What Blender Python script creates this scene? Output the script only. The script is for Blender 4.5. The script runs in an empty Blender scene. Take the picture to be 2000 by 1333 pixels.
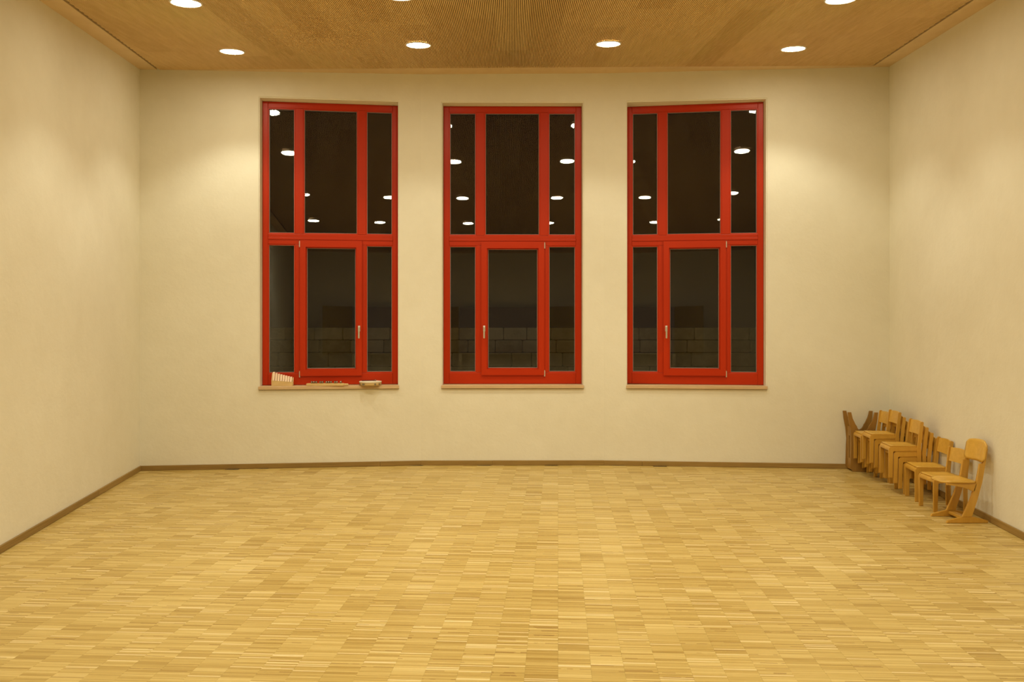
import bpy, bmesh, math, random
from mathutils import Vector, Matrix

# ------------------------------------------------------------------ camera, world, exposure
F = 1600.0            # focal length in pixels of the 2000 x 1333 frame
HOR = 635.0           # pixel row of the horizon
EYE = 1.67            # eye height
scene = bpy.context.scene
col = scene.collection
cam_data = bpy.data.cameras.new('camera')
cam_data.sensor_width = 36.0
cam_data.lens = 36.0 * F / 2000.0
cam_data.shift_y = -(666.5 - HOR) / 2000.0
cam_data.clip_start = 0.05
cam_data.clip_end = 200
cam = bpy.data.objects.new('camera', cam_data)
col.objects.link(cam)
cam.location = (0, 0, EYE)
cam.rotation_euler = (math.pi / 2, 0, 0)
scene.camera = cam

world = bpy.data.worlds.new('night_sky')
scene.world = world
world.use_nodes = True
world.node_tree.nodes['Background'].inputs[0].default_value = (0.012, 0.014, 0.022, 1)
world.node_tree.nodes['Background'].inputs[1].default_value = 0.12

vs = scene.view_settings
vs.view_transform = 'Standard'
vs.look = 'None'
vs.exposure = -0.04
vs.gamma = 1.0
vs.use_curve_mapping = False
LAMP_POWER = 67.0
LAMP_COLOR = (1.0, 0.965, 0.76)
SPOT_ANGLE = 107
LENS_EMIT = 80.0

random.seed(7)
scene.cycles.max_bounces = 6
scene.cycles.diffuse_bounces = 4
scene.cycles.glossy_bounces = 3

# ------------------------------------------------------------------ plan of the room
CL = Vector((-4.26, 9.375)); P1 = Vector((-1.083, 9.738)); P2 = Vector((1.097, 9.750)); CR = Vector((4.362, 9.470))
YR = -1.2
def xl(y): return -4.26 + 0.1518 * (9.375 - y)
def xr(y): return 4.362 - 0.1216 * (9.470 - y)
RL = Vector((xl(YR), YR)); RR = Vector((xr(YR), YR))
CA, CB, CC = 3.646, 0.0061, 0.104          # ceiling plane z = CA + CB x + CC y
def cz(x, y): return CA + CB * x + CC * y
ROOM = [CL, P1, P2, CR, RR, RL]

# ------------------------------------------------------------------ material helpers
MATS = {}
class NT:
    def __init__(s, name):
        m = bpy.data.materials.new(name); m.use_nodes = True
        s.m = m; s.t = m.node_tree; s.b = s.t.nodes['Principled BSDF']; s.out = s.t.nodes['Material Output']
        MATS[name] = m
    def n(s, typ, **kw):
        nd = s.t.nodes.new(typ)
        for k, v in kw.items(): setattr(nd, k, v)
        return nd
    def l(s, a, b): s.t.links.new(a, b)
    def math(s, op, a, b=None, c=None):
        nd = s.n('ShaderNodeMath', operation=op)
        for i, v in enumerate((a, b, c)):
            if v is None: continue
            if isinstance(v, (int, float)): nd.inputs[i].default_value = v
            else: s.l(v, nd.inputs[i])
        return nd.outputs[0]
    def ramp(s, fac, stops):
        nd = s.n('ShaderNodeValToRGB')
        el = nd.color_ramp.elements
        while len(el) < len(stops): el.new(0.5)
        for e, (p, c) in zip(el, stops):
            e.position = p; e.color = (*c, 1)
        s.l(fac, nd.inputs[0]); return nd.outputs[0]
    def noise(s, vec, scale, detail=3, rough=0.55):
        nd = s.n('ShaderNodeTexNoise'); nd.inputs['Scale'].default_value = scale
        nd.inputs['Detail'].default_value = detail; nd.inputs['Roughness'].default_value = rough
        if vec is not None: s.l(vec, nd.inputs['Vector'])
        return nd.outputs['Fac']
    def mapping(s, vec, scale=(1, 1, 1), rot=(0, 0, 0)):
        nd = s.n('ShaderNodeMapping'); nd.inputs['Scale'].default_value = scale; nd.inputs['Rotation'].default_value = rot
        s.l(vec, nd.inputs['Vector']); return nd.outputs[0]
    def bump(s, h, strength, dist):
        nd = s.n('ShaderNodeBump'); nd.inputs['Strength'].default_value = strength; nd.inputs['Distance'].default_value = dist
        s.l(h, nd.inputs['Height']); s.l(nd.outputs[0], s.b.inputs['Normal'])
    def set(s, **kw):
        for k, v in kw.items(): s.b.inputs[k.replace('_', ' ')].default_value = v
    def base(s, c):
        if isinstance(c, tuple): s.b.inputs['Base Color'].default_value = (*c, 1)
        else: s.l(c, s.b.inputs['Base Color'])

def mix_color(t, fac, a, b):
    nd = t.n('ShaderNodeMix', data_type='RGBA')
    for i, v in ((0, fac), (6, a), (7, b)):
        if isinstance(v, (int, float)): nd.inputs[i].default_value = v
        elif isinstance(v, tuple): nd.inputs[i].default_value = (*v, 1)
        else: t.l(v, nd.inputs[i])
    return nd.outputs[2]

def plain(name, c, rough=0.5, metal=0.0):
    t = NT(name); t.base(c); t.set(Roughness=rough, Metallic=metal); return t.m

def plaster(name, c1, c2):
    t = NT(name)
    g = t.n('ShaderNodeNewGeometry').outputs['Position']
    big = t.noise(g, 0.9, 4, 0.6)
    mid = t.noise(g, 5.0, 4, 0.6)
    f = t.math('ADD', t.math('MULTIPLY', big, 0.65), t.math('MULTIPLY', mid, 0.35))
    t.base(t.ramp(f, [(0.3, c1), (0.7, c2)]))
    fine = t.noise(g, 28.0, 5, 0.65)
    h = t.math('ADD', t.math('MULTIPLY', mid, 0.8), t.math('MULTIPLY', fine, 0.25))
    t.bump(h, 0.2, 0.025)
    t.set(Roughness=0.9); t.b.inputs['Specular IOR Level'].default_value = 0.15
    return t.m

def wood(name, c1, c2, scale=(4, 4, 60), rough=0.45, rnd=0.0, spec=0.4):
    t = NT(name)
    tc = t.n('ShaderNodeTexCoord').outputs['Object']
    v = t.mapping(tc, scale)
    f = t.noise(v, 1.0, 4, 0.6)
    if rnd:
        oi = t.n('ShaderNodeObjectInfo').outputs['Random']
        f = t.math('ADD', f, t.math('MULTIPLY', t.math('SUBTRACT', oi, 0.5), rnd))
    t.base(t.ramp(f, [(0.25, c1), (0.75, c2)]))
    t.set(Roughness=rough); t.b.inputs['Specular IOR Level'].default_value = spec
    t.bump(f, 0.05, 0.002)
    return t.m

M_WALL = plaster('plaster_wall', (0.78, 0.735, 0.595), (0.85, 0.81, 0.675))
M_SLAT = wood('slat_wood', (0.70, 0.48, 0.215), (0.84, 0.61, 0.30), (30, 1.2, 30), 0.6, 0.35, 0.2)
M_BORDER = wood('ceiling_border', (0.68, 0.50, 0.28), (0.76, 0.58, 0.34), (6, 3, 6), 0.65, 0.1, 0.2)
M_DARK = plain('dark_backing', (0.075, 0.045, 0.02), 0.9)
M_BASE = wood('baseboard_oak', (0.25, 0.15, 0.038), (0.36, 0.225, 0.065), (3, 3, 60), 0.5, 0.3)
M_RED = plain('red_paint', (0.48, 0.028, 0.001), 0.4); M_RED.node_tree.nodes['Principled BSDF'].inputs['Specular IOR Level'].default_value = 0.28
M_SILL = wood('sill_wood', (0.55, 0.37, 0.19), (0.72, 0.52, 0.30), (3, 30, 30), 0.45)
M_CHROME = plain('satin_metal', (0.78, 0.76, 0.70), 0.3, 0.9)
M_BEECH = wood('beech', (0.54, 0.29, 0.040), (0.68, 0.385, 0.062), (14, 14, 3), 0.32, 0.25, 0.5)
M_BEECH_SEAT = wood('beech_seat', (0.58, 0.325, 0.045), (0.72, 0.43, 0.075), (3, 22, 22), 0.28, 0.2, 0.5)
M_BROWN = wood('brown_wood', (0.29, 0.15, 0.03), (0.39, 0.21, 0.045), (10, 10, 3), 0.45, 0.2)
M_BLACK = plain('black_rubber', (0.02, 0.018, 0.015), 0.6)
M_BAR = wood('pale_bar', (0.80, 0.56, 0.36), (0.90, 0.68, 0.46), (20, 20, 4), 0.4, 0.25)
M_PALEWOOD = wood('pale_wood', (0.62, 0.42, 0.17), (0.75, 0.54, 0.25), (8, 30, 30), 0.4)
M_SKIN = plain('drum_skin', (0.85, 0.76, 0.58), 0.6)
M_TRIM = plain('lamp_ring', (0.85, 0.82, 0.75), 0.35, 0.2)
M_BOARD = plain('chalkboard_grey', (0.42, 0.37, 0.36), 0.6)
M_WING = wood('board_back_wood', (0.40, 0.30, 0.10), (0.50, 0.38, 0.14), (3, 3, 10), 0.5)
M_GROUND = plain('outdoor_ground', (0.10, 0.09, 0.07), 0.95)
M_MORTAR = plain('mortar', (0.10, 0.085, 0.065), 0.95)

t = NT('lamp_lens')
t.base((0.9, 0.9, 0.85))
t.b.inputs['Emission Color'].default_value = (1.0, 0.89, 0.64, 1)
t.b.inputs['Emission Strength'].default_value = LENS_EMIT
M_LENS = t.m
M_LENS.cycles.emission_sampling = 'FRONT'

t = NT('stone')
g = t.n('ShaderNodeNewGeometry').outputs['Position']
oi = t.n('ShaderNodeObjectInfo').outputs['Random']
f = t.math('ADD', t.math('MULTIPLY', t.noise(g, 7, 5, 0.65), 0.7), t.math('MULTIPLY', oi, 0.3))
t.base(t.ramp(f, [(0.3, (0.40, 0.34, 0.24)), (0.8, (0.68, 0.59, 0.44))]))
t.bump(t.noise(g, 18, 5, 0.7), 0.6, 0.02); t.set(Roughness=0.95)
M_STONE = t.m

t = NT('window_glass')
fr = t.n('ShaderNodeFresnel'); fr.inputs['IOR'].default_value = 1.74
tr = t.n('ShaderNodeBsdfTransparent'); tr.inputs[0].default_value = (0.93, 0.95, 0.93, 1)
gl = t.n('ShaderNodeBsdfGlossy'); gl.inputs['Roughness'].default_value = 0.0
mx = t.n('ShaderNodeMixShader')
t.l(fr.outputs[0], mx.inputs[0]); t.l(tr.outputs[0], mx.inputs[1]); t.l(gl.outputs[0], mx.inputs[2])
t.l(mx.outputs[0], t.out.inputs['Surface'])
M_GLASS = t.m

# parquet: columns 160 mm wide, thin edge-glued lamellae, blocks 320 mm long
PW, PL, LAM = 0.16, 0.32, 0.0095
PANG = math.atan(90.0 / F)               # columns run slightly to the right
t = NT('parquet')
g = t.n('ShaderNodeNewGeometry').outputs['Position']
mp = t.n('ShaderNodeVectorRotate', rotation_type='Z_AXIS'); mp.inputs['Angle'].default_value = PANG
t.l(g, mp.inputs['Vector'])
sx = t.n('ShaderNodeSeparateXYZ'); t.l(mp.outputs[0], sx.inputs[0])
px, py = sx.outputs[0], sx.outputs[1]
colid = t.math('FLOOR', t.math('DIVIDE', px, PW))
lam = t.math('FLOOR', t.math('DIVIDE', py, LAM))
off = t.math('MULTIPLY', t.math('FRACT', t.math('MULTIPLY', t.math('ADD', colid, 200.0), 0.37)), PL)
blk = t.math('FLOOR', t.math('DIVIDE', t.math('ADD', py, off), PL))
def wn(a, b, seed):
    cb = t.n('ShaderNodeCombineXYZ'); t.l(a, cb.inputs[0]); t.l(b, cb.inputs[1]); cb.inputs[2].default_value = seed
    nd = t.n('ShaderNodeTexWhiteNoise', noise_dimensions='3D'); t.l(cb.outputs[0], nd.inputs['Vector'])
    return nd.outputs['Value']
r1 = wn(colid, lam, 1.5); r2 = wn(colid, lam, 7.5); r3 = wn(colid, blk, 3.5)
lam3 = t.math('FLOOR', t.math('DIVIDE', py, LAM * 3.3)); r4 = wn(colid, lam3, 9.5)
cg = t.n('ShaderNodeCombineXYZ')
t.l(t.math('MULTIPLY', px, 9.0), cg.inputs[0]); t.l(t.math('MULTIPLY', py, 130.0), cg.inputs[1]); t.l(colid, cg.inputs[2])
grain = t.noise(cg.outputs[0], 1.0, 3, 0.6)
cn = t.n('ShaderNodeCombineXYZ'); t.l(t.math('MULTIPLY', colid, 17.3), cn.inputs[0]); t.l(t.math('MULTIPLY', py, 4.5), cn.inputs[1])
n1 = t.math('ADD', t.math('MULTIPLY', t.math('SUBTRACT', t.noise(cn.outputs[0], 1.0, 2, 0.5), 0.5), 1.9), 0.5)
tone = t.math('ADD', t.math('MULTIPLY', r1, 0.29), t.math('MULTIPLY', r3, 0.08))
tone = t.math('ADD', tone, t.math('MULTIPLY', n1, 0.24))
tone = t.math('ADD', tone, t.math('MULTIPLY', r4, 0.21))
tone = t.math('ADD', tone, t.math('MULTIPLY', grain, 0.24))
c = t.ramp(tone, [(0.27, (0.380, 0.243, 0.056)), (0.53, (0.530, 0.370, 0.109)), (0.79, (0.665, 0.50, 0.188))])
c = mix_color(t, t.math('MULTIPLY', t.math('MULTIPLY', t.math('GREATER_THAN', r2, 0.95), t.math('LESS_THAN', t.math('FRACT', t.math('DIVIDE', py, LAM)), 0.72)), 0.75), c, (0.88, 0.72, 0.42))
dk = t.math('MULTIPLY', t.math('MULTIPLY', t.math('LESS_THAN', r2, 0.05), t.math('LESS_THAN', t.math('FRACT', t.math('DIVIDE', py, LAM)), 0.55)), t.math('GREATER_THAN', t.noise(mp.outputs[0], 9.0, 1), 0.50))
c = mix_color(t, t.math('MULTIPLY', dk, 0.7), c, (0.22, 0.10, 0.02))
t.base(c); t.set(Roughness=0.36); t.b.inputs['Specular IOR Level'].default_value = 0.35
M_FLOOR = t.m

# ------------------------------------------------------------------ mesh helpers
def link(name, me, mat=None, parent=None, loc=(0, 0, 0), rot=(0, 0, 0)):
    o = bpy.data.objects.new(name, me); col.objects.link(o)
    if mat is not None and me is not None and not me.materials: me.materials.append(mat)
    o.location = loc; o.rotation_euler = rot
    if parent is not None: o.parent = parent
    return o
def empty(name, loc=(0, 0, 0), rot=(0, 0, 0)):
    o = link(name, None, None, None, loc, rot); o.empty_display_size = 0.1; return o
def tag(o, label=None, cat=None, group=None, kind=None):
    if label: o['label'] = label
    if cat: o['category'] = cat
    if group: o['group'] = group
    if kind: o['kind'] = kind
    return o
def bm_mesh(bm, name, smooth=False):
    bmesh.ops.recalc_face_normals(bm, faces=bm.faces[:])
    me = bpy.data.meshes.new(name); bm.to_mesh(me); bm.free()
    if smooth:
        for p in me.polygons: p.use_smooth = True
    return me
def add_box(bm, x0, x1, y0, y1, z0, z1, bevel=0.0, seg=1):
    r = bmesh.ops.create_cube(bm, size=1.0)
    vsx = r['verts']
    for v in vsx:
        v.co = Vector(((x0 + x1) / 2 + v.co.x * (x1 - x0), (y0 + y1) / 2 + v.co.y * (y1 - y0), (z0 + z1) / 2 + v.co.z * (z1 - z0)))
    if bevel > 0:
        es = list({e for v in vsx for e in v.link_edges})
        bmesh.ops.bevel(bm, geom=es, offset=bevel, segments=seg, affect='EDGES', profile=0.5)
def box_mesh(name, *a, bevel=0.0, seg=1):
    bm = bmesh.new(); add_box(bm, *a, bevel=bevel, seg=seg); return bm_mesh(bm, name)
def add_extrude(bm, pts, y0, y1, bevel=0.0):
    """outline pts (x, z) extruded along y"""
    a = [bm.verts.new((p[0], y0, p[1])) for p in pts]; b = [bm.verts.new((p[0], y1, p[1])) for p in pts]
    n = len(pts); fs = [bm.faces.new(a), bm.faces.new(b[::-1])]
    for i in range(n): bm.faces.new((a[i], b[i], b[(i + 1) % n], a[(i + 1) % n]))
    if bevel:
        es = [e for f_ in fs for e in f_.edges]
        bmesh.ops.bevel(bm, geom=es, offset=bevel, segments=2, affect='EDGES')
def ext_mesh(name, pts, y0, y1, bevel=0.0):
    bm = bmesh.new(); add_extrude(bm, pts, y0, y1, bevel); return bm_mesh(bm, name)
def add_cyl(bm, p0, p1, r0, r1=None, seg=16):
    r1 = r0 if r1 is None else r1
    p0, p1 = Vector(p0), Vector(p1); d = (p1 - p0).normalized()
    q = d.to_track_quat('Z', 'Y')
    A, B = [], []
    for i in range(seg):
        a = 2 * math.pi * i / seg; o = q @ Vector((math.cos(a), math.sin(a), 0))
        A.append(bm.verts.new(p0 + o * r0)); B.append(bm.verts.new(p1 + o * r1))
    for i in range(seg): bm.faces.new((A[i], A[(i + 1) % seg], B[(i + 1) % seg], B[i]))
    bm.faces.new(A[::-1]); bm.faces.new(B)
def cyl_mesh(name, *a, **k):
    bm = bmesh.new(); add_cyl(bm, *a, **k); return bm_mesh(bm, name)
def lathe_mesh(name, prof, seg=32, smooth=True):
    bm = bmesh.new(); rings = []
    for r, z in prof:
        if r < 1e-6: rings.append([bm.verts.new((0, 0, z))])
        else: rings.append([bm.verts.new((r * math.cos(2 * math.pi * i / seg), r * math.sin(2 * math.pi * i / seg), z)) for i in range(seg)])
    for A, B in zip(rings, rings[1:]):
        for i in range(seg):
            j = (i + 1) % seg
            if len(A) == 1 and len(B) == 1: continue
            if len(A) == 1: bm.faces.new((A[0], B[j], B[i]))
            elif len(B) == 1: bm.faces.new((A[i], A[j], B[0]))
            else: bm.faces.new((A[i], A[j], B[j], B[i]))
    return bm_mesh(bm, name, smooth)
def copy_tree(o, parent=None):
    c = o.copy(); col.objects.link(c); c.parent = parent
    for ch in list(o.children): copy_tree(ch, c)
    return c
def arc(cx, cz_, r, a0, a1, n):
    return [(cx + r * math.cos(math.radians(a0 + (a1 - a0) * i / n)), cz_ + r * math.sin(math.radians(a0 + (a1 - a0) * i / n))) for i in range(n + 1)]

# ------------------------------------------------------------------ walls
TH = 0.36
ZB, ZT = -0.06, 5.1
def seg_frame(a, b):
    d = (b - a); L = d.length; d = d / L
    return d, Vector((-d.y, d.x)), L        # direction, outward normal (left of direction), length
def solid_wall(name, a, b):
    d, n, L = seg_frame(a, b)
    bm = bmesh.new(); add_box(bm, 0, L, 0, TH, ZB, ZT)
    o = link(name, bm_mesh(bm, name), M_WALL, None, (a.x, a.y, 0), (0, 0, math.atan2(d.y, d.x)))
    return tag(o, kind='structure')
def window_wall(name, a, b, s0, s1, z0, z1):
    d, n, L = seg_frame(a, b)
    bm = bmesh.new()
    S = [0, s0, s1, L]; Z = [ZB, z0, z1, ZT]
    for yy, flip in ((0.0, False), (TH, True)):
        V = [[bm.verts.new((s, yy, z)) for z in Z] for s in S]
        for i in range(3):
            for j in range(3):
                if i == 1 and j == 1: continue
                bm.faces.new((V[i][j], V[i + 1][j], V[i + 1][j + 1], V[i][j + 1]))
        if not flip: V0 = V
    for (i, j), (k, l) in (((1, 1), (2, 1)), ((2, 1), (2, 2)), ((2, 2), (1, 2)), ((1, 2), (1, 1))):
        bm.faces.new((V0[i][j], V0[k][l], V[k][l], V[i][j]))
    for (i, j), (k, l) in (((0, 0), (0, 3)), ((3, 0), (3, 3)), ((0, 0), (3, 0)), ((0, 3), (3, 3))):
        p = [V0[i][j], V0[k][l], V[k][l], V[i][j]]
        bm.faces.new(p)
    bmesh.ops.remove_doubles(bm, verts=bm.verts[:], dist=1e-5)
    # soften the plaster edges of the opening
    es = [e for e in bm.edges if all(abs(v.co.y) < 1e-6 for v in e.verts) and
          all(s0 - 1e-4 <= v.co.x <= s1 + 1e-4 and z0 - 1e-4 <= v.co.z <= z1 + 1e-4 for v in e.verts)]
    bmesh.ops.bevel(bm, geom=es, offset=0.012, segments=3, affect='EDGES')
    o = link(name, bm_mesh(bm, name), M_WALL, None, (a.x, a.y, 0), (0, 0, math.atan2(d.y, d.x)))
    return tag(o, kind='structure')
solid_wall('wall_left', RL, CL)
solid_wall('wall_right', CR, RR)
solid_wall('wall_rear', RR, RL)

def hit(px_, a, d, n, depth=0.0):
    """distance along a wall where the pixel column meets the plane 'depth' behind its face"""
    k = (px_ - 1000.0) / F                    # x = k y
    p = a + n * depth
    # p.x + s d.x = k (p.y + s d.y)
    return (k * p.y - p.x) / (d.x - k * d.y)

REC = 0.17                                     # frame set back from the plaster face
WINS = [(CL, P1, 512.5, 778.0, 1), (P1, P2, 866.0, 1136.0, -1), (P2, CR, 1223.5, 1490.0, -1)]
WNAMES = ['wall_back_left', 'wall_back_center', 'wall_back_right']
WZ0, WZ1 = 0.957, 4.318
win_frames = []
for i, (a, b, x0, x1, hs) in enumerate(WINS):
    d, n, L = seg_frame(a, b)
    s0, s1 = hit(x0, a, d, n, REC), hit(x1, a, d, n, REC)
    window_wall(WNAMES[i], a, b, s0, s1, WZ0 - 0.04, WZ1)
    win_frames.append((a, d, n, s0, s1, hs))

# baseboards
BH, BT = 0.058, 0.018
def baseboard(name, a, b, cuts):
    d, n, L = seg_frame(a, b)
    root = tag(empty(name, (a.x, a.y, 0), (0, 0, math.atan2(d.y, d.x))), kind='structure')
    cs = [0.0] + cuts + [L]
    for s0, s1 in zip(cs, cs[1:]):
        bm = bmesh.new(); add_box(bm, s0 + 0.0004, s1 - 0.0004, -BT, -0.001, 0.001, BH + random.uniform(-0.001, 0.001), bevel=0.003)
        link('skirting_board', bm_mesh(bm, 'skirting_board'), M_BASE, root)
baseboard('baseboard_left', RL, CL, [2.4, 4.8, 7.2, 9.3])
baseboard('baseboard_right', CR, RR, [1.3, 3.6, 5.9, 8.2])
baseboard('baseboard_back_left', CL, P1, [2.72])
baseboard('baseboard_back_center', P1, P2, [0.85])
baseboard('baseboard_back_right', P2, CR, [0.45])
baseboard('baseboard_rear', RR, RL, [2.4])

# ------------------------------------------------------------------ floor
def inside(x, y, m):
    for a, b in zip(ROOM, ROOM[1:] + ROOM[:1]):
        d, n, L = seg_frame(a, b)
        if (Vector((x, y)) - a).dot(n) > m: return False
    return True
floor = link('floor', box_mesh('floor', -5.0, 5.0, YR - 0.4, 10.2, -0.10, -0.012), M_DARK)
tag(floor, kind='structure')
ca, sa = math.cos(-PANG), math.sin(-PANG)
blocks = []
for cidx in range(-34, 36):
    offs = (((cidx + 200.0) * 0.37) % 1.0) * PL
    for k in range(-6, 34):
        u0, v0 = cidx * PW, k * PL - offs
        uc, vc = u0 + PW / 2, v0 + PL / 2
        x, y = uc * ca - vc * sa, uc * sa + vc * ca
        if inside(x, y, 0.10): blocks.append((x, y))
def in_view(x, y):
    if y < 3.9: return False
    return abs(x / y * F) < 990
vis = sorted([b for b in blocks if in_view(*b)], key=lambda b: b[1])[:300]
visset = set(vis)
g_ = 0.0002
blk_me = box_mesh('parquet_block', -PW / 2 + g_, PW / 2 - g_, -PL / 2 + g_, PL / 2 - g_, -0.0115, 0.0, bevel=0.0003)
blk_me.materials.append(M_FLOOR)
for x, y in vis:
    o = bpy.data.objects.new('parquet_block', blk_me); col.objects.link(o)
    o.location = (x, y, 0); o.rotation_euler = (0, 0, -PANG); o.parent = floor
V, Fc = [], []
for x, y in blocks:
    if (x, y) in visset: continue
    i0 = len(V); hx, hy = PW / 2 - g_, PL / 2 - g_
    for z in (0.0, -0.0115):
        for sx_, sy_ in ((-1, -1), (1, -1), (1, 1), (-1, 1)):
            u, v = sx_ * hx, sy_ * hy
            V.append((x + u * ca - v * sa, y + u * sa + v * ca, z))
    Fc.append((i0, i0 + 1, i0 + 2, i0 + 3))
    for j in range(4): Fc.append((i0 + j, i0 + 4 + j, i0 + 4 + (j + 1) % 4, i0 + (j + 1) % 4))
me = bpy.data.meshes.new('parquet'); me.from_pydata(V, [], Fc)
tag(link('parquet', me, M_FLOOR, floor), kind='stuff')

# ------------------------------------------------------------------ ceiling
CTH = 0.05
V = []
for p in ROOM:
    c0 = (p - Vector((0, 4.5))); q = Vector((0, 4.5)) + c0 * 1.03
    V.append((q.x, q.y, cz(q.x, q.y) + 0.03))
for p in list(V): V.append((p[0], p[1], p[2] + CTH))
N = len(ROOM)
me = bpy.data.meshes.new('ceiling')
me.from_pydata(V, [], [tuple(range(N)), tuple(range(2 * N - 1, N - 1, -1))] + [(i, N + i, N + (i + 1) % N, (i + 1) % N) for i in range(N)])
ceiling = tag(link('ceiling', me, M_DARK), kind='structure')
MARG = 0.19
def back_y(x):
    for a, b in ((CL, P1), (P1, P2), (P2, CR)):
        if a.x <= x <= b.x: return a.y + (b.y - a.y) * (x - a.x) / (b.x - a.x)
    return min(CL.y, CR.y)
YBK = 9.40                                      # slats stop on a straight line before the bent wall
def slat_range(x, w):
    y1 = YBK
    # left joint: x > xl(y) + MARG ; right joint: x < xr(y) - MARG
    y0 = YR + 0.2
    lo = 9.375 - (x - w - (-4.26 + MARG + 0.020)) / 0.1518      # y must be above this for the left side
    hi = 9.470 - ((4.362 - MARG - 0.020) - (x + w)) / 0.1216
    return max(y0, lo, hi), y1
PITCH, SW, SD = 0.016, 0.0098, 0.014
NP = 19
ncol = 31
for ci in range(ncol):
    xs = [(ci - ncol / 2) * PITCH * NP + (j + 0.5) * PITCH for j in range(NP)]
    stag = random.uniform(0, 2.4)
    cuts = [-10.0] + [YR - 2.4 + stag + 2.4 * k for k in range(8)]
    for c0, c1 in zip(cuts, cuts[1:]):
        bm_v, bm_f = [], []
        for x in xs:
            y0, y1 = slat_range(x, SW / 2)
            ya, yb = max(y0, c0 + 0.001), min(y1, c1 - 0.001)
            if yb - ya < 0.03: continue
            i0 = len(bm_v)
            for y in (ya, yb):
                for sx_, dz in ((-1, SD), (-1, 0), (1, 0), (1, SD)):
                    xx = x + sx_ * SW / 2
                    bm_v.append((xx, y, cz(xx, y) + dz))
            for j in range(3): bm_f.append((i0 + j, i0 + j + 1, i0 + 5 + j, i0 + 4 + j))
            bm_f.append((i0, i0 + 3, i0 + 2, i0 + 1)); bm_f.append((i0 + 4, i0 + 5, i0 + 6, i0 + 7))
        if bm_f:
            me = bpy.data.meshes.new('slat_panel'); me.from_pydata(bm_v, [], bm_f)
            link('slat_panel', me, M_SLAT, ceiling)
def ceil_plate(name, pts, thick=0.02):
    n = len(pts)
    Vv = [(x, y, cz(x, y)) for x, y in pts] + [(x, y, cz(x, y) + thick) for x, y in pts]
    me_ = bpy.data.meshes.new(name)
    me_.from_pydata(Vv, [], [tuple(range(n)), tuple(range(2 * n - 1, n - 1, -1))] + [(i, n + i, n + (i + 1) % n, (i + 1) % n) for i in range(n)])
    return link(name, me_, M_BORDER, ceiling)
Yb = YBK + 0.002
yc = [YR, 1.2, 3.6, 6.0, 8.2]
for i in range(len(yc)):
    ya = yc[i]; yb = yc[i + 1] if i + 1 < len(yc) else None
    if yb: 
        ceil_plate('border_board', [(xl(ya) - 0.02, ya), (xl(ya) + MARG, ya), (xl(yb - .002) + MARG, yb - .002), (xl(yb - .002) - 0.02, yb - .002)])
        ceil_plate('border_board', [(xr(ya) - MARG, ya), (xr(ya) + 0.02, ya), (xr(yb - .002) + 0.02, yb - .002), (xr(yb - .002) - MARG, yb - .002)])
    else:
        ceil_plate('border_board', [(xl(ya) - 0.02, ya), (xl(ya) + MARG, ya), (xl(Yb) + MARG, Yb), (xl(Yb) - .02, Yb)])
        ceil_plate('border_board', [(xr(ya) - MARG, ya), (xr(ya) + 0.02, ya), (xr(Yb) + .02, Yb), (xr(Yb) - MARG, Yb)])
ceil_plate('border_board', [(xl(Yb) - .02, Yb + .001), (P1.x - .001, Yb + .001), (P1.x - .001, P1.y + 0.02), (CL.x - .05, CL.y + 0.03)])
ceil_plate('border_board', [(P1.x, Yb + .001), (P2.x - .001, Yb + .001), (P2.x - .001, P2.y + 0.02), (P1.x, P1.y + 0.02)])
ceil_plate('border_board', [(P2.x, Yb + .001), (xr(Yb) + .02, Yb + .001), (CR.x + .05, CR.y + 0.02), (P2.x, P2.y + 0.02)])
ceil_plate('border_board', [(xl(YR) , YR - .02), (xr(YR), YR - .02), (xr(YR + .19), YR + 0.19), (xl(YR + .19), YR + 0.19)])

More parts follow.
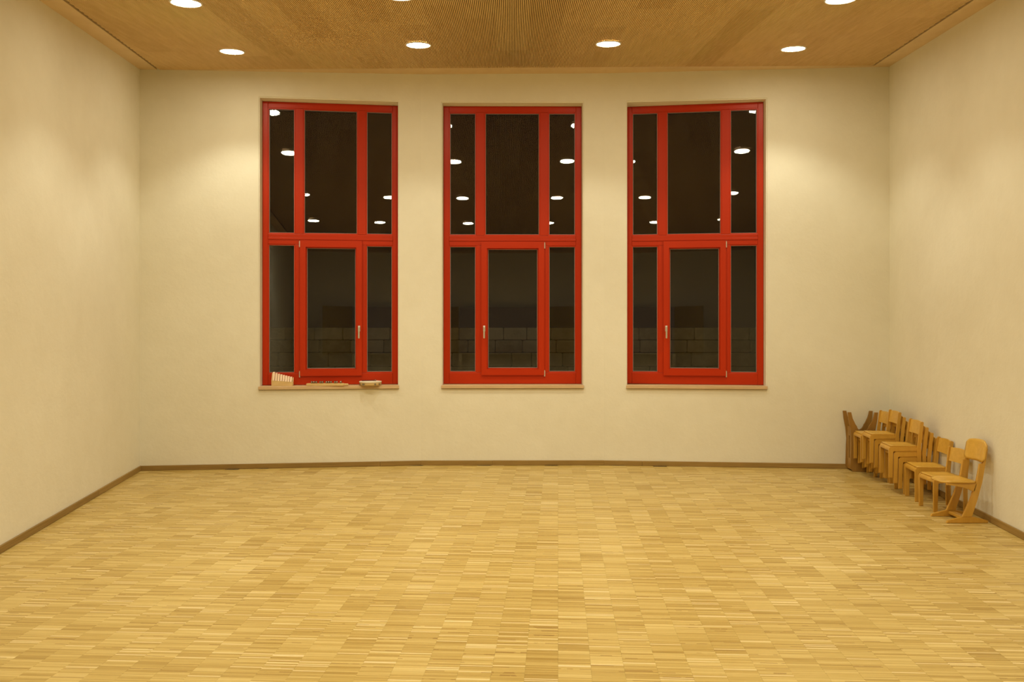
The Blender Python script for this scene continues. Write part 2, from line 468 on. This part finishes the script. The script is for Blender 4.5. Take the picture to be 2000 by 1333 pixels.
# ------------------------------------------------------------------ windows
def window(idx, a, d, n, s0, s1, hs):
    W = s1 - s0; H = WZ1 - WZ0
    p = a + d * s0 + n * REC
    tw = math.radians((0.8, 0.0, -3.2)[idx - 1])        # the frames are not set quite parallel to the plaster
    mid = p + d * (W / 2); th = math.atan2(d.y, d.x) + tw
    q = mid - Vector((math.cos(th), math.sin(th))) * (W / 2)
    root = tag(empty('window_%d' % idx, (q.x, q.y, WZ0), (0, 0, th)), kind='structure')
    U = lambda px_: px_ / 269.0 * W
    Zp = lambda px_: px_ / 543.0 * H
    D = 0.075
    def part(name, u0, u1, z0, z1, y0=0.0, y1=D, mat=M_RED, bev=0.004, parent=None):
        bm = bmesh.new(); add_box(bm, u0, u1, y0, y1, z0, z1, bevel=bev, seg=2)
        return link(name, bm_mesh(bm, name), mat, parent or root)
    e = 0.0008
    part('frame_stile', 0.002, U(11), 0.0, H - .002); part('frame_stile', U(258), W - 0.002, 0.0, H - .002)
    part('frame_rail', U(11) + e, U(258) - e, 0.0, Zp(22)); part('frame_rail', U(11) + e, U(258) - e, Zp(531), H - .002)
    tr_ = part('transom', U(11) + e, U(258) - e, Zp(270), Zp(290))
    part('transom_lip', U(11) + e, U(258) - e, Zp(279), Zp(283), -0.008, -0.0005, bev=0.002, parent=None)
    for u0, u1 in ((64, 80), (188, 204)):
        part('mullion', U(u0), U(u1), Zp(290) + e, Zp(531) - e)
        part('mullion', U(u0), U(u1), Zp(22) + e, Zp(270) - e)
    def bead(u0, u1, z0, z1, parent, y0=0.006, w=0.012):
        bm = bmesh.new()
        add_box(bm, u0, u0 + w, y0, 0.032, z0, z1); add_box(bm, u1 - w, u1, y0, 0.032, z0, z1)
        add_box(bm, u0 + w, u1 - w, y0, 0.032, z0, z0 + w); add_box(bm, u0 + w, u1 - w, y0, 0.032, z1 - w, z1)
        link('glazing_bead', bm_mesh(bm, 'glazing_bead'), M_RED, parent)
        bm = bmesh.new(); q = 0.006; ww = w
        for (b0, b1, c0, c1) in ((u0 + ww, u0 + ww + q, z0 + ww, z1 - ww), (u1 - ww - q, u1 - ww, z0 + ww, z1 - ww),
                                 (u0 + ww + q, u1 - ww - q, z0 + ww, z0 + ww + q), (u0 + ww + q, u1 - ww - q, z1 - ww - q, z1 - ww)):
            add_box(bm, b0, b1, 0.027, 0.0325, c0, c1)
        link('rubber_seal', bm_mesh(bm, 'rubber_seal'), M_SEAL, parent)
    def pane(u0, u1, z0, z1, parent):
        bead(u0, u1, z0, z1, parent)
        link('pane', box_mesh('pane', u0 + 0.001, u1 - 0.001, 0.033, 0.055, z0 + 0.001, z1 - 0.001), M_GLASS, parent)
    for u0, u1 in ((11, 64), (80, 188), (204, 258)):
        pane(U(u0), U(u1), Zp(290), Zp(531), root)
    for u0, u1 in ((11, 64), (204, 258)):
        pane(U(u0), U(u1), Zp(22), Zp(270), root)
    # opening sash, proud of the frame
    su0, su1, sz0, sz1 = U(74), U(196), Zp(17), Zp(278)
    gu0, gu1, gz0, gz1 = U(85), U(185), Zp(29), Zp(265)
    bm = bmesh.new(); y0 = -0.022; y1 = -0.0008
    # frame behind the flap (rebate) continues to the glass
    for (b0, b1, c0, c1) in ((su0, gu0, sz0, sz1), (gu1, su1, sz0, sz1), (gu0, gu1, sz0, gz0), (gu0, gu1, gz1, sz1)):
        add_box(bm, b0, b1, y0, y1, c0, c1)
    bmesh.ops.remove_doubles(bm, verts=bm.verts[:], dist=1e-5)
    sash = link('sash', bm_mesh(bm, 'sash'), M_RED, root)
    iu0, iu1, iz0, iz1 = U(80) + e, U(188) - e, Zp(22) + e, Zp(270) - e
    bm = bmesh.new()
    for (b0, b1, c0, c1) in ((iu0, gu0, iz0, iz1), (gu1, iu1, iz0, iz1), (gu0, gu1, iz0, gz0), (gu0, gu1, gz1, iz1)):
        if b1 - b0 > 0.001 and c1 - c0 > 0.001: add_box(bm, b0, b1, 0.0, 0.06, c0, c1)
    link('sash_core', bm_mesh(bm, 'sash_core'), M_RED, sash)
    pane(gu0, gu1, gz0, gz1, sash)
    # handle
    hu = (gu1 + su1) / 2 if hs > 0 else (su0 + gu0) / 2
    hz = Zp(108)
    bm = bmesh.new(); add_box(bm, hu - .014, hu + .014, y0 - .010, y0, hz - .035, hz + .035, bevel=.006, seg=2)
    hp = link('handle', bm_mesh(bm, 'handle'), M_CHROME, sash); hp['label'] = 'satin silver window handle'
    bm = bmesh.new(); add_cyl(bm, (hu, y0 - .008, hz + .012), (hu, y0 - .045, hz + .012), .009)
    add_box(bm, hu - .010, hu + .010, y0 - .056, y0 - .040, hz - .118, hz + .024, bevel=.006, seg=2)
    link('lever', bm_mesh(bm, 'lever'), M_CHROME, sash)
    hu = su0 - .006 if hs > 0 else su1 + .006
    for zz in (Zp(270), Zp(20)):
        bm = bmesh.new(); add_cyl(bm, (hu, -.012, zz - .034), (hu, -.012, zz + .034), .008, seg=12)
        add_cyl(bm, (hu, -.012, zz + .0345), (hu, -.012, zz + .042), .005, seg=12)
        link('hinge', bm_mesh(bm, 'hinge'), M_CHROME, root)
    # wooden sill board in the reveal, nosing over the plaster
    bm = bmesh.new(); add_box(bm, -0.012, W + 0.012, -REC - 0.028, -REC - 0.001, -0.040, -0.003, bevel=.004, seg=2)
    add_box(bm, 0.001, W - 0.001, -REC - 0.0015, 0.02, -0.0395, -0.0035)
    R_ = Matrix.Rotation(-tw, 2)
    off_ = Vector((W / 2, 0)) - R_ @ Vector((W / 2, 0))
    link('sill', bm_mesh(bm, 'sill'), M_SILL, root, (off_.x, off_.y, 0), (0, 0, -tw))
    return root
M_SEAL = plain('grey_seal', (0.30, 0.27, 0.24), 0.5)
for i, wf in enumerate(win_frames):
    window(i + 1, *wf)

# ------------------------------------------------------------------ ceiling lamps
def make_lamp():
    root = empty('ceiling_lamp')
    ring = lathe_mesh('trim_ring', [(0.112, -0.002), (0.118, -0.010), (0.127, -0.010), (0.132, -0.004), (0.132, 0.0005), (0.112, 0.0005)], 40)
    link('trim_ring', ring, M_TRIM, root)
    link('lens', lathe_mesh('lens', [(0.0, -0.007), (0.06, -0.0065), (0.111, -0.0045), (0.111, 0.0), (0.0, 0.0)], 40), M_LENS, root)
    sp = bpy.data.lights.new('lamp_light', 'SPOT')
    sp.energy = LAMP_POWER; sp.color = LAMP_COLOR; sp.spot_size = math.radians(SPOT_ANGLE); sp.spot_blend = 0.5
    sp.shadow_soft_size = 0.07
    lo = bpy.data.objects.new('lamp_light', sp); col.objects.link(lo); lo.parent = root; lo.location = (0, 0, -0.03)
    return root
ROWS = [[(-2.906, 8.50), (-0.946, 8.27), (0.972, 8.27), (2.93, 8.53)],
        [(-2.69, 6.76), (-0.90, 6.60), (0.935, 6.60), (2.72, 6.78)],
        [(-2.46, 4.30), (-0.88, 4.30), (0.92, 4.30), (2.52, 4.30)],
        [(-2.24, 2.20), (-0.86, 2.20), (0.88, 2.20), (2.30, 2.20)]]
ROWTXT = ['in the row nearest the windows', 'in the second row from the windows', 'in the third row from the windows, mirrored in the panes',
          'in the fourth row from the windows, mirrored in the panes', 'in the row nearest the chalkboard']
COLTXT = ['far left', 'inner left', 'inner right', 'far right']
lamp0 = make_lamp()
tilt = math.atan(CC)
for r, row in enumerate(ROWS):
    for k, (x, y) in enumerate(row):
        o = lamp0 if (r == 0 and k == 0) else copy_tree(lamp0)
        o.location = (x, y, cz(x, y)); o.rotation_euler = (tilt, 0, 0)
        tag(o, '%s round white recessed ceiling lamp %s' % (COLTXT[k], ROWTXT[r]), 'ceiling lamp', 'recessed ceiling lamps')
        o['label'] = '%s round recessed lamp %s' % (COLTXT[k], ROWTXT[r])

# ------------------------------------------------------------------ chairs
def make_stack_chair(name='child_chair'):
    """small beech chair; front at x=0, back towards +x, width along y"""
    root = empty(name)
    dep, w, h, top, lw, tk = 0.285, 0.285, 0.31, 0.56, 0.036, 0.022
    r = 0.030
    prof = [(0, 0)] + arc(r, h - r, r, 180, 90, 5) + [(dep, h), (dep, h - 0.042)] + arc(lw + .016, h - .058, .016, 90, 180, 4) + [(lw, 0)]
    me_ = ext_mesh('front_leg', prof, 0, tk, 0.004)
    for y in (0, w - tk): link('front_leg', me_, M_BEECH, root, (0, y, 0))
    # rear posts lean back a little and end in a rounded top
    x0 = dep - 0.010
    pr = [(x0 - .010, 0), (x0 + .026, 0), (x0 + .020, .30), (x0 + .046, top - .012)] + arc(x0 + .030, top - .016, .016, 10, 170, 6) + [(x0 + .012, top - .03), (x0 - .014, .30)]
    mp_ = ext_mesh('rear_post', pr, 0, 0.018, 0.003)
    for y in (-0.0185, w + 0.0005): link('rear_post', mp_, M_BEECH, root, (0, y, 0))
    # front apron and rear rail
    bm = bmesh.new(); add_extrude(bm, [(0.002, h - .042)] + arc(r, h - r, r - .001, 180, 90, 5) + [(r + .004, h - .012), (.016, h - .02), (.016, h - .042)], tk + .0005, w - tk - .0005)
    link('front_rail', bm_mesh(bm, 'front_rail'), M_BEECH, root)
    bm = bmesh.new(); add_box(bm, dep - .026, dep - .008, tk + .0005, w - tk - .0005, h - .05, h - .012, bevel=.002)
    link('rear_rail', bm_mesh(bm, 'rear_rail'), M_BEECH, root)
    # seat: thin plywood, dished
    bm = bmesh.new(); nx, ny = 8, 8
    G = []
    for i in range(nx + 1):
        row = []
        for j in range(ny + 1):
            u, v = i / nx, j / ny
            z = h + .0105 - .010 * math.sin(math.pi * v) * math.sin(math.pi * min(1, u * 1.05)) ** 0.7
            row.append((r * .55 + u * (dep - .012 - r * .55), 0.004 + v * (w - .008), z))
        G.append(row)
    T = [[bm.verts.new(p) for p in row] for row in G]; B = [[bm.verts.new((p[0], p[1], h + .0003 if (j in (0, ny)) else min(p[2] - .004, h - .002))) for j, p in enumerate(row)] for row in G]
    for i in range(nx):
        for j in range(ny):
            bm.faces.new((T[i][j], T[i + 1][j], T[i + 1][j + 1], T[i][j + 1])); bm.faces.new((B[i][j], B[i][j + 1], B[i + 1][j + 1], B[i + 1][j]))
    for i in range(nx):
        for j in (0, ny): bm.faces.new((T[i][j], B[i][j], B[i + 1][j], T[i + 1][j]))
    for j in range(ny):
        for i in (0, nx): bm.faces.new((T[i][j], B[i][j], B[i][j + 1], T[i][j + 1]))
    link('seat', bm_mesh(bm, 'seat', True), M_BEECH_SEAT, root)
    # backrest: bowed board between the posts
    bm = bmesh.new(); n_ = 10
    rows = []
    for i in range(n_ + 1):
        v = i / n_; bow = .014 * math.sin(math.pi * v)
        y = .0008 + v * (w - .0016)
        a_ = [(x0 + .010 + bow, .425), (x0 + .020 + bow, .425), (x0 + .040 + bow, top - .010 + .008 * math.sin(math.pi * v)), (x0 + .030 + bow, top - .010 + .008 * math.sin(math.pi * v))]
        rows.append([bm.verts.new((p[0], y, p[1])) for p in a_])
    for A, B in zip(rows, rows[1:]):
        for k in range(4): bm.faces.new((A[k], A[(k + 1) % 4], B[(k + 1) % 4], B[k]))
    bm.faces.new(rows[0]); bm.faces.new(rows[-1][::-1])
    link('backrest', bm_mesh(bm, 'backrest'), M_BEECH_SEAT, root)
    return root

def make_sled_chair():
    root = empty('sled_chair')
    w, tk = 0.27, 0.024
    foot = [(0.0, 0.0), (0.352, 0.0), (0.352, 0.020), (0.335, 0.026), (0.235, 0.052), (0.135, 0.052), (0.06, 0.034), (0.012, 0.022)]
    mf = ext_mesh('sled_foot', foot, 0, tk, .003)
    post = [(0.137, 0.0525), (0.216, 0.0525), (0.262, 0.20), (0.302, 0.345), (0.338, 0.55), (0.352, 0.622), (0.344, 0.630), (0.336, 0.622), (0.319, 0.5325), (0.312, 0.497), (0.282, 0.497), (0.258, 0.345), (0.205, 0.20)]
    mpst = ext_mesh('post', post, 0, tk, .003)
    apron = [(0.005, 0.335), (0.257, 0.335), (0.240, 0.268), (0.215, 0.270), (0.14, 0.305), (0.04, 0.318), (0.005, 0.320)]
    ma = ext_mesh('side_rail', apron, 0, tk, .003)
    for y in (0, w - tk):
        link('sled_foot', mf, M_BEECH, root, (0, y, 0)); link('post', mpst, M_BEECH, root, (0, y, 0)); link('side_rail', ma, M_BEECH, root, (0, y, 0))
        link('glide', box_mesh('glide', 0.004, 0.03, y + .004, y + tk - .004, -0.0, 0.001), M_BLACK, root, (0, 0, -0.0011))
    link('cross_bar', box_mesh('cross_bar', 0.150, 0.205, tk + .0005, w - tk - .0005, 0.022, 0.046, bevel=.003), M_BEECH, root)
    link('seat_bar', box_mesh('seat_bar', 0.215, 0.243, tk + .0005, w - tk - .0005, 0.285, 0.330, bevel=.003), M_BEECH, root)
    # seat
    bm = bmesh.new(); n_ = 28; th_ = .011
    top, bot = [], []
    def outline(tt):
        a = 2 * math.pi * tt; ex = 4.0
        c, s = math.cos(a), math.sin(a)
        return (math.copysign(abs(c) ** (2 / ex), c), math.copysign(abs(s) ** (2 / ex), s))
    RN = [0.0, 0.35, 0.65, 0.88, 1.0]
    def spt(rr, tt):
        c, s = outline(tt); x = .128 + c * rr * .146; y = w / 2 + s * rr * (w / 2 + .016) * (1 - .10 * (1 - c) * .5)
        z = .3475 + .006 * (abs(s * rr) ** 2) - .010 * (abs(s) < 2) * math.exp(-((x - .18) / .08) ** 2) * (1 - abs(s * rr)) - .014 * max(0, (.06 - x) / .08) ** 2
        return x, y, z
    ctT = bm.verts.new(spt(0, 0)); q = spt(0, 0); ctB = bm.verts.new((q[0], q[1], .336))
    Tr = [[bm.verts.new(spt(rr, i / n_)) for i in range(n_)] for rr in RN[1:]]
    Br = [[bm.verts.new((*spt(rr, i / n_)[:2], .3358)) for i in range(n_)] for rr in RN[1:]]
    for i in range(n_):
        j = (i + 1) % n_
        bm.faces.new((ctT, Tr[0][i], Tr[0][j])); bm.faces.new((ctB, Br[0][j], Br[0][i]))
        for k in range(3):
            bm.faces.new((Tr[k][i], Tr[k + 1][i], Tr[k + 1][j], Tr[k][j])); bm.faces.new((Br[k][i], Br[k][j], Br[k + 1][j], Br[k + 1][i]))
        bm.faces.new((Tr[3][i], Br[3][i], Br[3][j], Tr[3][j]))
    link('seat', bm_mesh(bm, 'seat', True), M_BEECH_SEAT, root)
    # backrest, wide bowed plywood with rounded corners, on the front of the posts
    bm = bmesh.new(); n_ = 16; m_ = 8
    def bp(u, v, th):
        y = -0.014 + u * (w + .028); bow = .026 * max(0.0, (math.sin(math.pi * u) - .38) / .62)
        k = 1 - abs(2 * u - 1) ** 6 * .35
        zc, hh = .590, .088 * k
        z = zc + (2 * v - 1) * hh + .010 * math.sin(math.pi * u) * (1 if v > .5 else 0.3)
        x = .3195 + (z - .5325) * .19 + bow - .0015 + th
        return (x, y, z)
    A = [[bm.verts.new(bp(i / n_, j / m_, -.011)) for j in range(m_ + 1)] for i in range(n_ + 1)]
    B = [[bm.verts.new(bp(i / n_, j / m_, 0)) for j in range(m_ + 1)] for i in range(n_ + 1)]
    for i in range(n_):
        for j in range(m_):
            bm.faces.new((A[i][j], A[i + 1][j], A[i + 1][j + 1], A[i][j + 1])); bm.faces.new((B[i][j], B[i][j + 1], B[i + 1][j + 1], B[i + 1][j]))
    for i in range(n_):
        for j in (0, m_): bm.faces.new((A[i][j], B[i][j], B[i + 1][j], A[i + 1][j]))
    for j in range(m_):
        for i in (0, n_): bm.faces.new((A[i][j], B[i][j], B[i][j + 1], A[i][j + 1]))
    link('backrest', bm_mesh(bm, 'backrest', True), M_BEECH_SEAT, root)
    return root

chair0 = make_stack_chair(); first = [True]
def put_chair(x, y, z, deg, sc, label, group):
    o = chair0 if first[0] else copy_tree(chair0)
    first[0] = False
    o.location = (x, y, z); o.rotation_euler = (0, 0, math.radians(deg)); o.scale = (sc, sc, sc)
    return tag(o, label, 'chair', group)
G1 = 'beech children\'s chairs along the right wall'
put_chair(3.755, 7.29, 0, 0, 0.98, 'small beech chair right behind the sled-base chair, standing on the floor', G1)
put_chair(3.80, 7.72, 0, -8, 1.04, 'single beech chair second behind the sled-base chair, beside the nearest stack', G1)
def stack(x, y, deg, n, dx, dz, sc, where):
    names = ['bottom', 'second from bottom', 'third from bottom', 'fourth from bottom', 'fifth from bottom']
    c, s = math.cos(math.radians(deg)), math.sin(math.radians(deg))
    for k in range(n):
        nm = 'top' if k == n - 1 else names[k]
        put_chair(x - dx * k * c, y - dx * k * s, dz * k, deg, sc, '%s beech chair of the stack %s' % (nm, where), G1)
stack(3.858, 8.07, -7, 4, 0.046, 0.053, 1.0, 'nearest the camera')
stack(3.972, 8.655, -7, 5, 0.045, 0.0515, 0.97, 'in the middle of the three')
stack(3.970, 8.985, -7, 4, 0.046, 0.053, 0.98, 'nearest the corner')
sled = make_sled_chair()
sled.location = (3.654, 6.885, 0.0012); sled.rotation_euler = (0, 0, math.radians(1))
tag(sled, 'beech chair on sled runners with curved backrest, nearest the camera', 'chair', 'sled chairs')

# ------------------------------------------------------------------ dark forked frame in the corner
ff = empty('forked_frame', (3.82, 9.315, 0), (0, 0, math.radians(-4)))
W_ = 0.335
def fork_prof():
    pts = [(0.055, 0.0), (0.28, 0.0), (0.305, 0.05), (0.30, 0.22), (0.29, 0.36)]
    pts += [(0.305, 0.48), (0.327, 0.60), (W_, 0.675), (W_ - .038, 0.675), (W_ - .052, 0.60), (W_ - .080, 0.54)]
    pts += arc(W_ / 2, 0.52, 0.068, 0, -180, 8)
    pts += [(.080, .54), (.052, .60), (.038, .675), (0, .675), (.008, .60), (.030, .48), (.045, .36), (.035, .22), (.03, .05)]
    return pts
mfk = ext_mesh('fork_board', fork_prof(), 0, .022, .003)
link('fork_board', mfk, M_BROWN, ff); link('fork_board', mfk, M_BROWN, ff, (0, 0.165, 0))
bm = bmesh.new()
Yp = [0.0225, 0.075, 0.112, 0.1645]; Zp_ = [0.02, 0.14, 0.40, 0.50]
for i in range(3):
    for j in range(3):
        if i == 1 and j == 1: continue
        add_box(bm, 0.045, 0.063, Yp[i], Yp[i + 1], Zp_[j], Zp_[j + 1])
bmesh.ops.remove_doubles(bm, verts=bm.verts[:], dist=1e-5)
sbp = link('slotted_board', bm_mesh(bm, 'slotted_board'), M_BROWN, ff); sbp['label'] = 'side board with a long upright grip slot'
link('stretcher', box_mesh('stretcher', 0.27, 0.29, 0.0225, 0.1645, 0.05, 0.45, bevel=.003), M_BROWN, ff)
tag(ff, 'dark brown wooden frame with U-forked boards in the corner behind the chair stacks', 'frame')

# ------------------------------------------------------------------ instruments on the left window sill
a, d, n, s0, s1, hs = win_frames[0]
ang = math.atan2(d.y, d.x)
SZ = WZ0 - 0.003 + 0.0005
def on_sill(px_, depth):
    s = hit(px_, a, d, n, depth); q = a + d * s + n * depth
    return (q.x, q.y, SZ)
# upright set of tone bars
xy = empty('tone_bar_rack', on_sill(530, 0.03), (0, 0, ang))
L_ = 0.245
bm = bmesh.new()
fr_ = [(0, 0), (L_, 0), (L_, .046), (0, .066)]
add_extrude(bm, fr_, 0.0, 0.008); 
link('front_board', bm_mesh(bm, 'front_board'), M_PALEWOOD, xy)
link('back_board', ext_mesh('back_board', [(0, 0), (L_, 0), (L_, .085), (0, .135)], 0.060, 0.068), M_PALEWOOD, xy)
for k, (xa, xb) in enumerate(((0, .008), (L_ - .008, L_))):
    hA, hB = (.066, .150) if k == 0 else (.046, .098)
    bm = bmesh.new()
    v = [bm.verts.new(p) for p in ((xa, .0082, 0), (xa, .0598, 0), (xa, .0598, hB), (xa, .0082, hA))] + [bm.verts.new(p) for p in ((xb, .0082, 0), (xb, .0598, 0), (xb, .0598, hB), (xb, .0082, hA))]
    bm.faces.new(v[:4]); bm.faces.new(v[4:][::-1])
    for i in range(4): bm.faces.new((v[i], v[4 + i], v[4 + (i + 1) % 4], v[(i + 1) % 4]))
    link('end_board', bm_mesh(bm, 'end_board'), M_PALEWOOD, xy)
for k in range(8):
    u0 = 0.010 + k * (L_ - .020) / 8; u1 = u0 + (L_ - .020) / 8 - .005
    zb = .062 - .020 * k / 7; zt = .162 - .058 * (k / 7) ** .8
    bm = bmesh.new()
    P = [(.012, zb), (.019, zb + .002), (.057, zt), (.050, zt + .001)]
    v = [bm.verts.new((u0, p[0], p[1])) for p in P] + [bm.verts.new((u1, p[0], p[1])) for p in P]
    bm.faces.new(v[:4]); bm.faces.new(v[4:][::-1])
    for i in range(4): bm.faces.new((v[i], v[4 + i], v[4 + (i + 1) % 4], v[(i + 1) % 4]))
    link('tone_bar', bm_mesh(bm, 'tone_bar'), M_BAR, xy)
tag(xy, 'small pale wooden tone bar instrument standing on the left window sill', 'instrument')
# jingle stick
js = empty('jingle_stick', on_sill(598, -0.020), (0, 0, ang - math.radians(3)))
bm = bmesh.new()
add_extrude(bm, [(0, .004), (.012, 0), (.430, 0), (.440, .006), (.440, .026), (.430, .032), (.012, .032), (0, .028)], 0, .034, .004)
link('stick', bm_mesh(bm, 'stick'), M_PALEWOOD, js)
bm = bmesh.new(); add_cyl(bm, (.4405, .017, .016), (.478, .017, .016), .011, .012); add_cyl(bm, (.4785, .017, .016), (.486, .017, .016), .0115, .008)
link('grip', bm_mesh(bm, 'grip'), M_PALEWOOD, js)
jing = lathe_mesh('bell', [(0, 0), (.009, .002), (.0125, .010), (.012, .017), (.007, .024), (0, .026)], 12)
for u in (.062, .088, .114, .160, .186, .232, .258, .284, .330, .352, .398):
    for y in (.009, .026):
        b_ = link('bell', jing, M_JING if 'M_JING' in globals() else plain('dark_bell', (0.30, 0.26, 0.20), 0.28, 0.9), js, (u, y, .0322))
        M_JING = MATS['dark_bell']
tag(js, 'wooden jingle stick with rows of small bells lying on the sill', 'instrument')
# tambourine with a beater on top
tb = empty('tambourine', on_sill(723.5, 0.030), (0, 0, ang))
R_ = 0.128
ry = 0.105
def oval(me_):
    return me_
rim = lathe_mesh('rim', [(R_ - .008, 0), (R_, 0.0), (R_, .046), (R_ - .008, .046), (R_ - .008, 0)], 48)
link('rim', rim, M_PALEWOOD, tb)
link('drum_skin', lathe_mesh('drum_skin', [(0, .0462), (R_ + .001, .0462), (R_ + .0015, .036), (R_ + .0035, .036), (R_ + .003, .049), (R_ - .01, .0505), (0, .0505)], 48), M_SKIN, tb)
jd = cyl_mesh('jingle', (0, 0, 0), (0, .0025, 0), .012, seg=14)
for aa in (-155, -128, -122, -62, -35, 20, 70, 110, 160):
    q = math.radians(aa); o = link('jingle', jd, M_JING, tb, ((R_ + .0045) * math.cos(q), (R_ + .0045) * math.sin(q), .018), (0, 0, q - math.pi / 2)); 
for aa in (-90, -50):
    q = math.radians(aa)
tag(tb, 'small wooden tambourine with ivory skin at the right end of the sill', 'tambourine')
tloc = tb.location
bt = empty('beater', (tloc.x, tloc.y, tloc.z + .0507), (0, 0, ang))
bm = bmesh.new(); add_cyl(bm, (-.10, -.03, .006), (.052, -.035, .0085), .004, .004, 10)
link('stick', bm_mesh(bm, 'stick'), M_BLACK, bt)
link('head', lathe_mesh('head', [(0, 0), (.006, .002), (.0095, .0095), (.006, .017), (0, .019)], 14), M_JING, bt, (.060, -.035, 0))
tag(bt, 'thin dark drum beater lying across the tambourine skin', 'beater')

# ------------------------------------------------------------------ rear of the room, seen mirrored in the panes
bb = empty('chalkboard', (-0.10, -1.0, 0))
link('center_panel', box_mesh('center_panel', -1.12, 1.12, 0, .03, .95, 2.12, bevel=.004), M_BOARD, bb)
for sgn in (-1, 1):
    wo = link('wing', box_mesh('wing', 0, 1.10, 0, .03, .95, 2.13, bevel=.004), M_WING, bb, (1.135 * sgn, .02, 0), (0, 0, math.radians(48 if sgn > 0 else 132)))
    link('post', box_mesh('post', 1.10 * sgn - .045, 1.10 * sgn + .045, -.10, -.005, 0.001, 2.0, bevel=.004), M_CHROME, bb)
link('chalk_tray', box_mesh('chalk_tray', -1.12, 1.12, 0.031, .09, .93, .95), M_CHROME, bb)
tag(bb, 'dark chalkboard with two folding wings, mirrored faintly in the window panes', 'chalkboard')

# ------------------------------------------------------------------ outside
gr = tag(link('ground', box_mesh('ground', -14, 14, 10.4, 24, -0.6, -0.45), M_GROUND), kind='structure')
sw = empty('garden_wall', (0, 13.0, -0.45))
link('core', box_mesh('core', -5.6, 5.6, 0.06, 0.5, 0.0, 2.07), M_MORTAR, sw)
sm = box_mesh('stone', -.5, .5, 0, 1, 0, 1)
bm = bmesh.new(); add_box(bm, -.5, .5, -.5, .5, -.5, .5, bevel=.06, seg=2); sm = bm_mesh(bm, 'stone', False); sm.materials.append(M_STONE)
z = 0.0
for rr in range(10):
    h_ = [0.20, 0.23, 0.20, 0.19, 0.21, 0.24, 0.19, 0.22, 0.20, 0.20][rr]
    x = -5.6 + random.uniform(0, .2)
    while x < 5.5:
        w_ = random.uniform(.26, .62)
        o = bpy.data.objects.new('stone', sm); col.objects.link(o); o.parent = sw
        dd = random.uniform(.10, .13)
        o.scale = (w_ - .012, dd, h_ - .012); o.location = (x + w_ / 2, 0.055, z + h_ / 2)
        x += w_
    z += h_
tag(sw, 'rough coursed stone retaining wall outside behind the windows', 'wall')
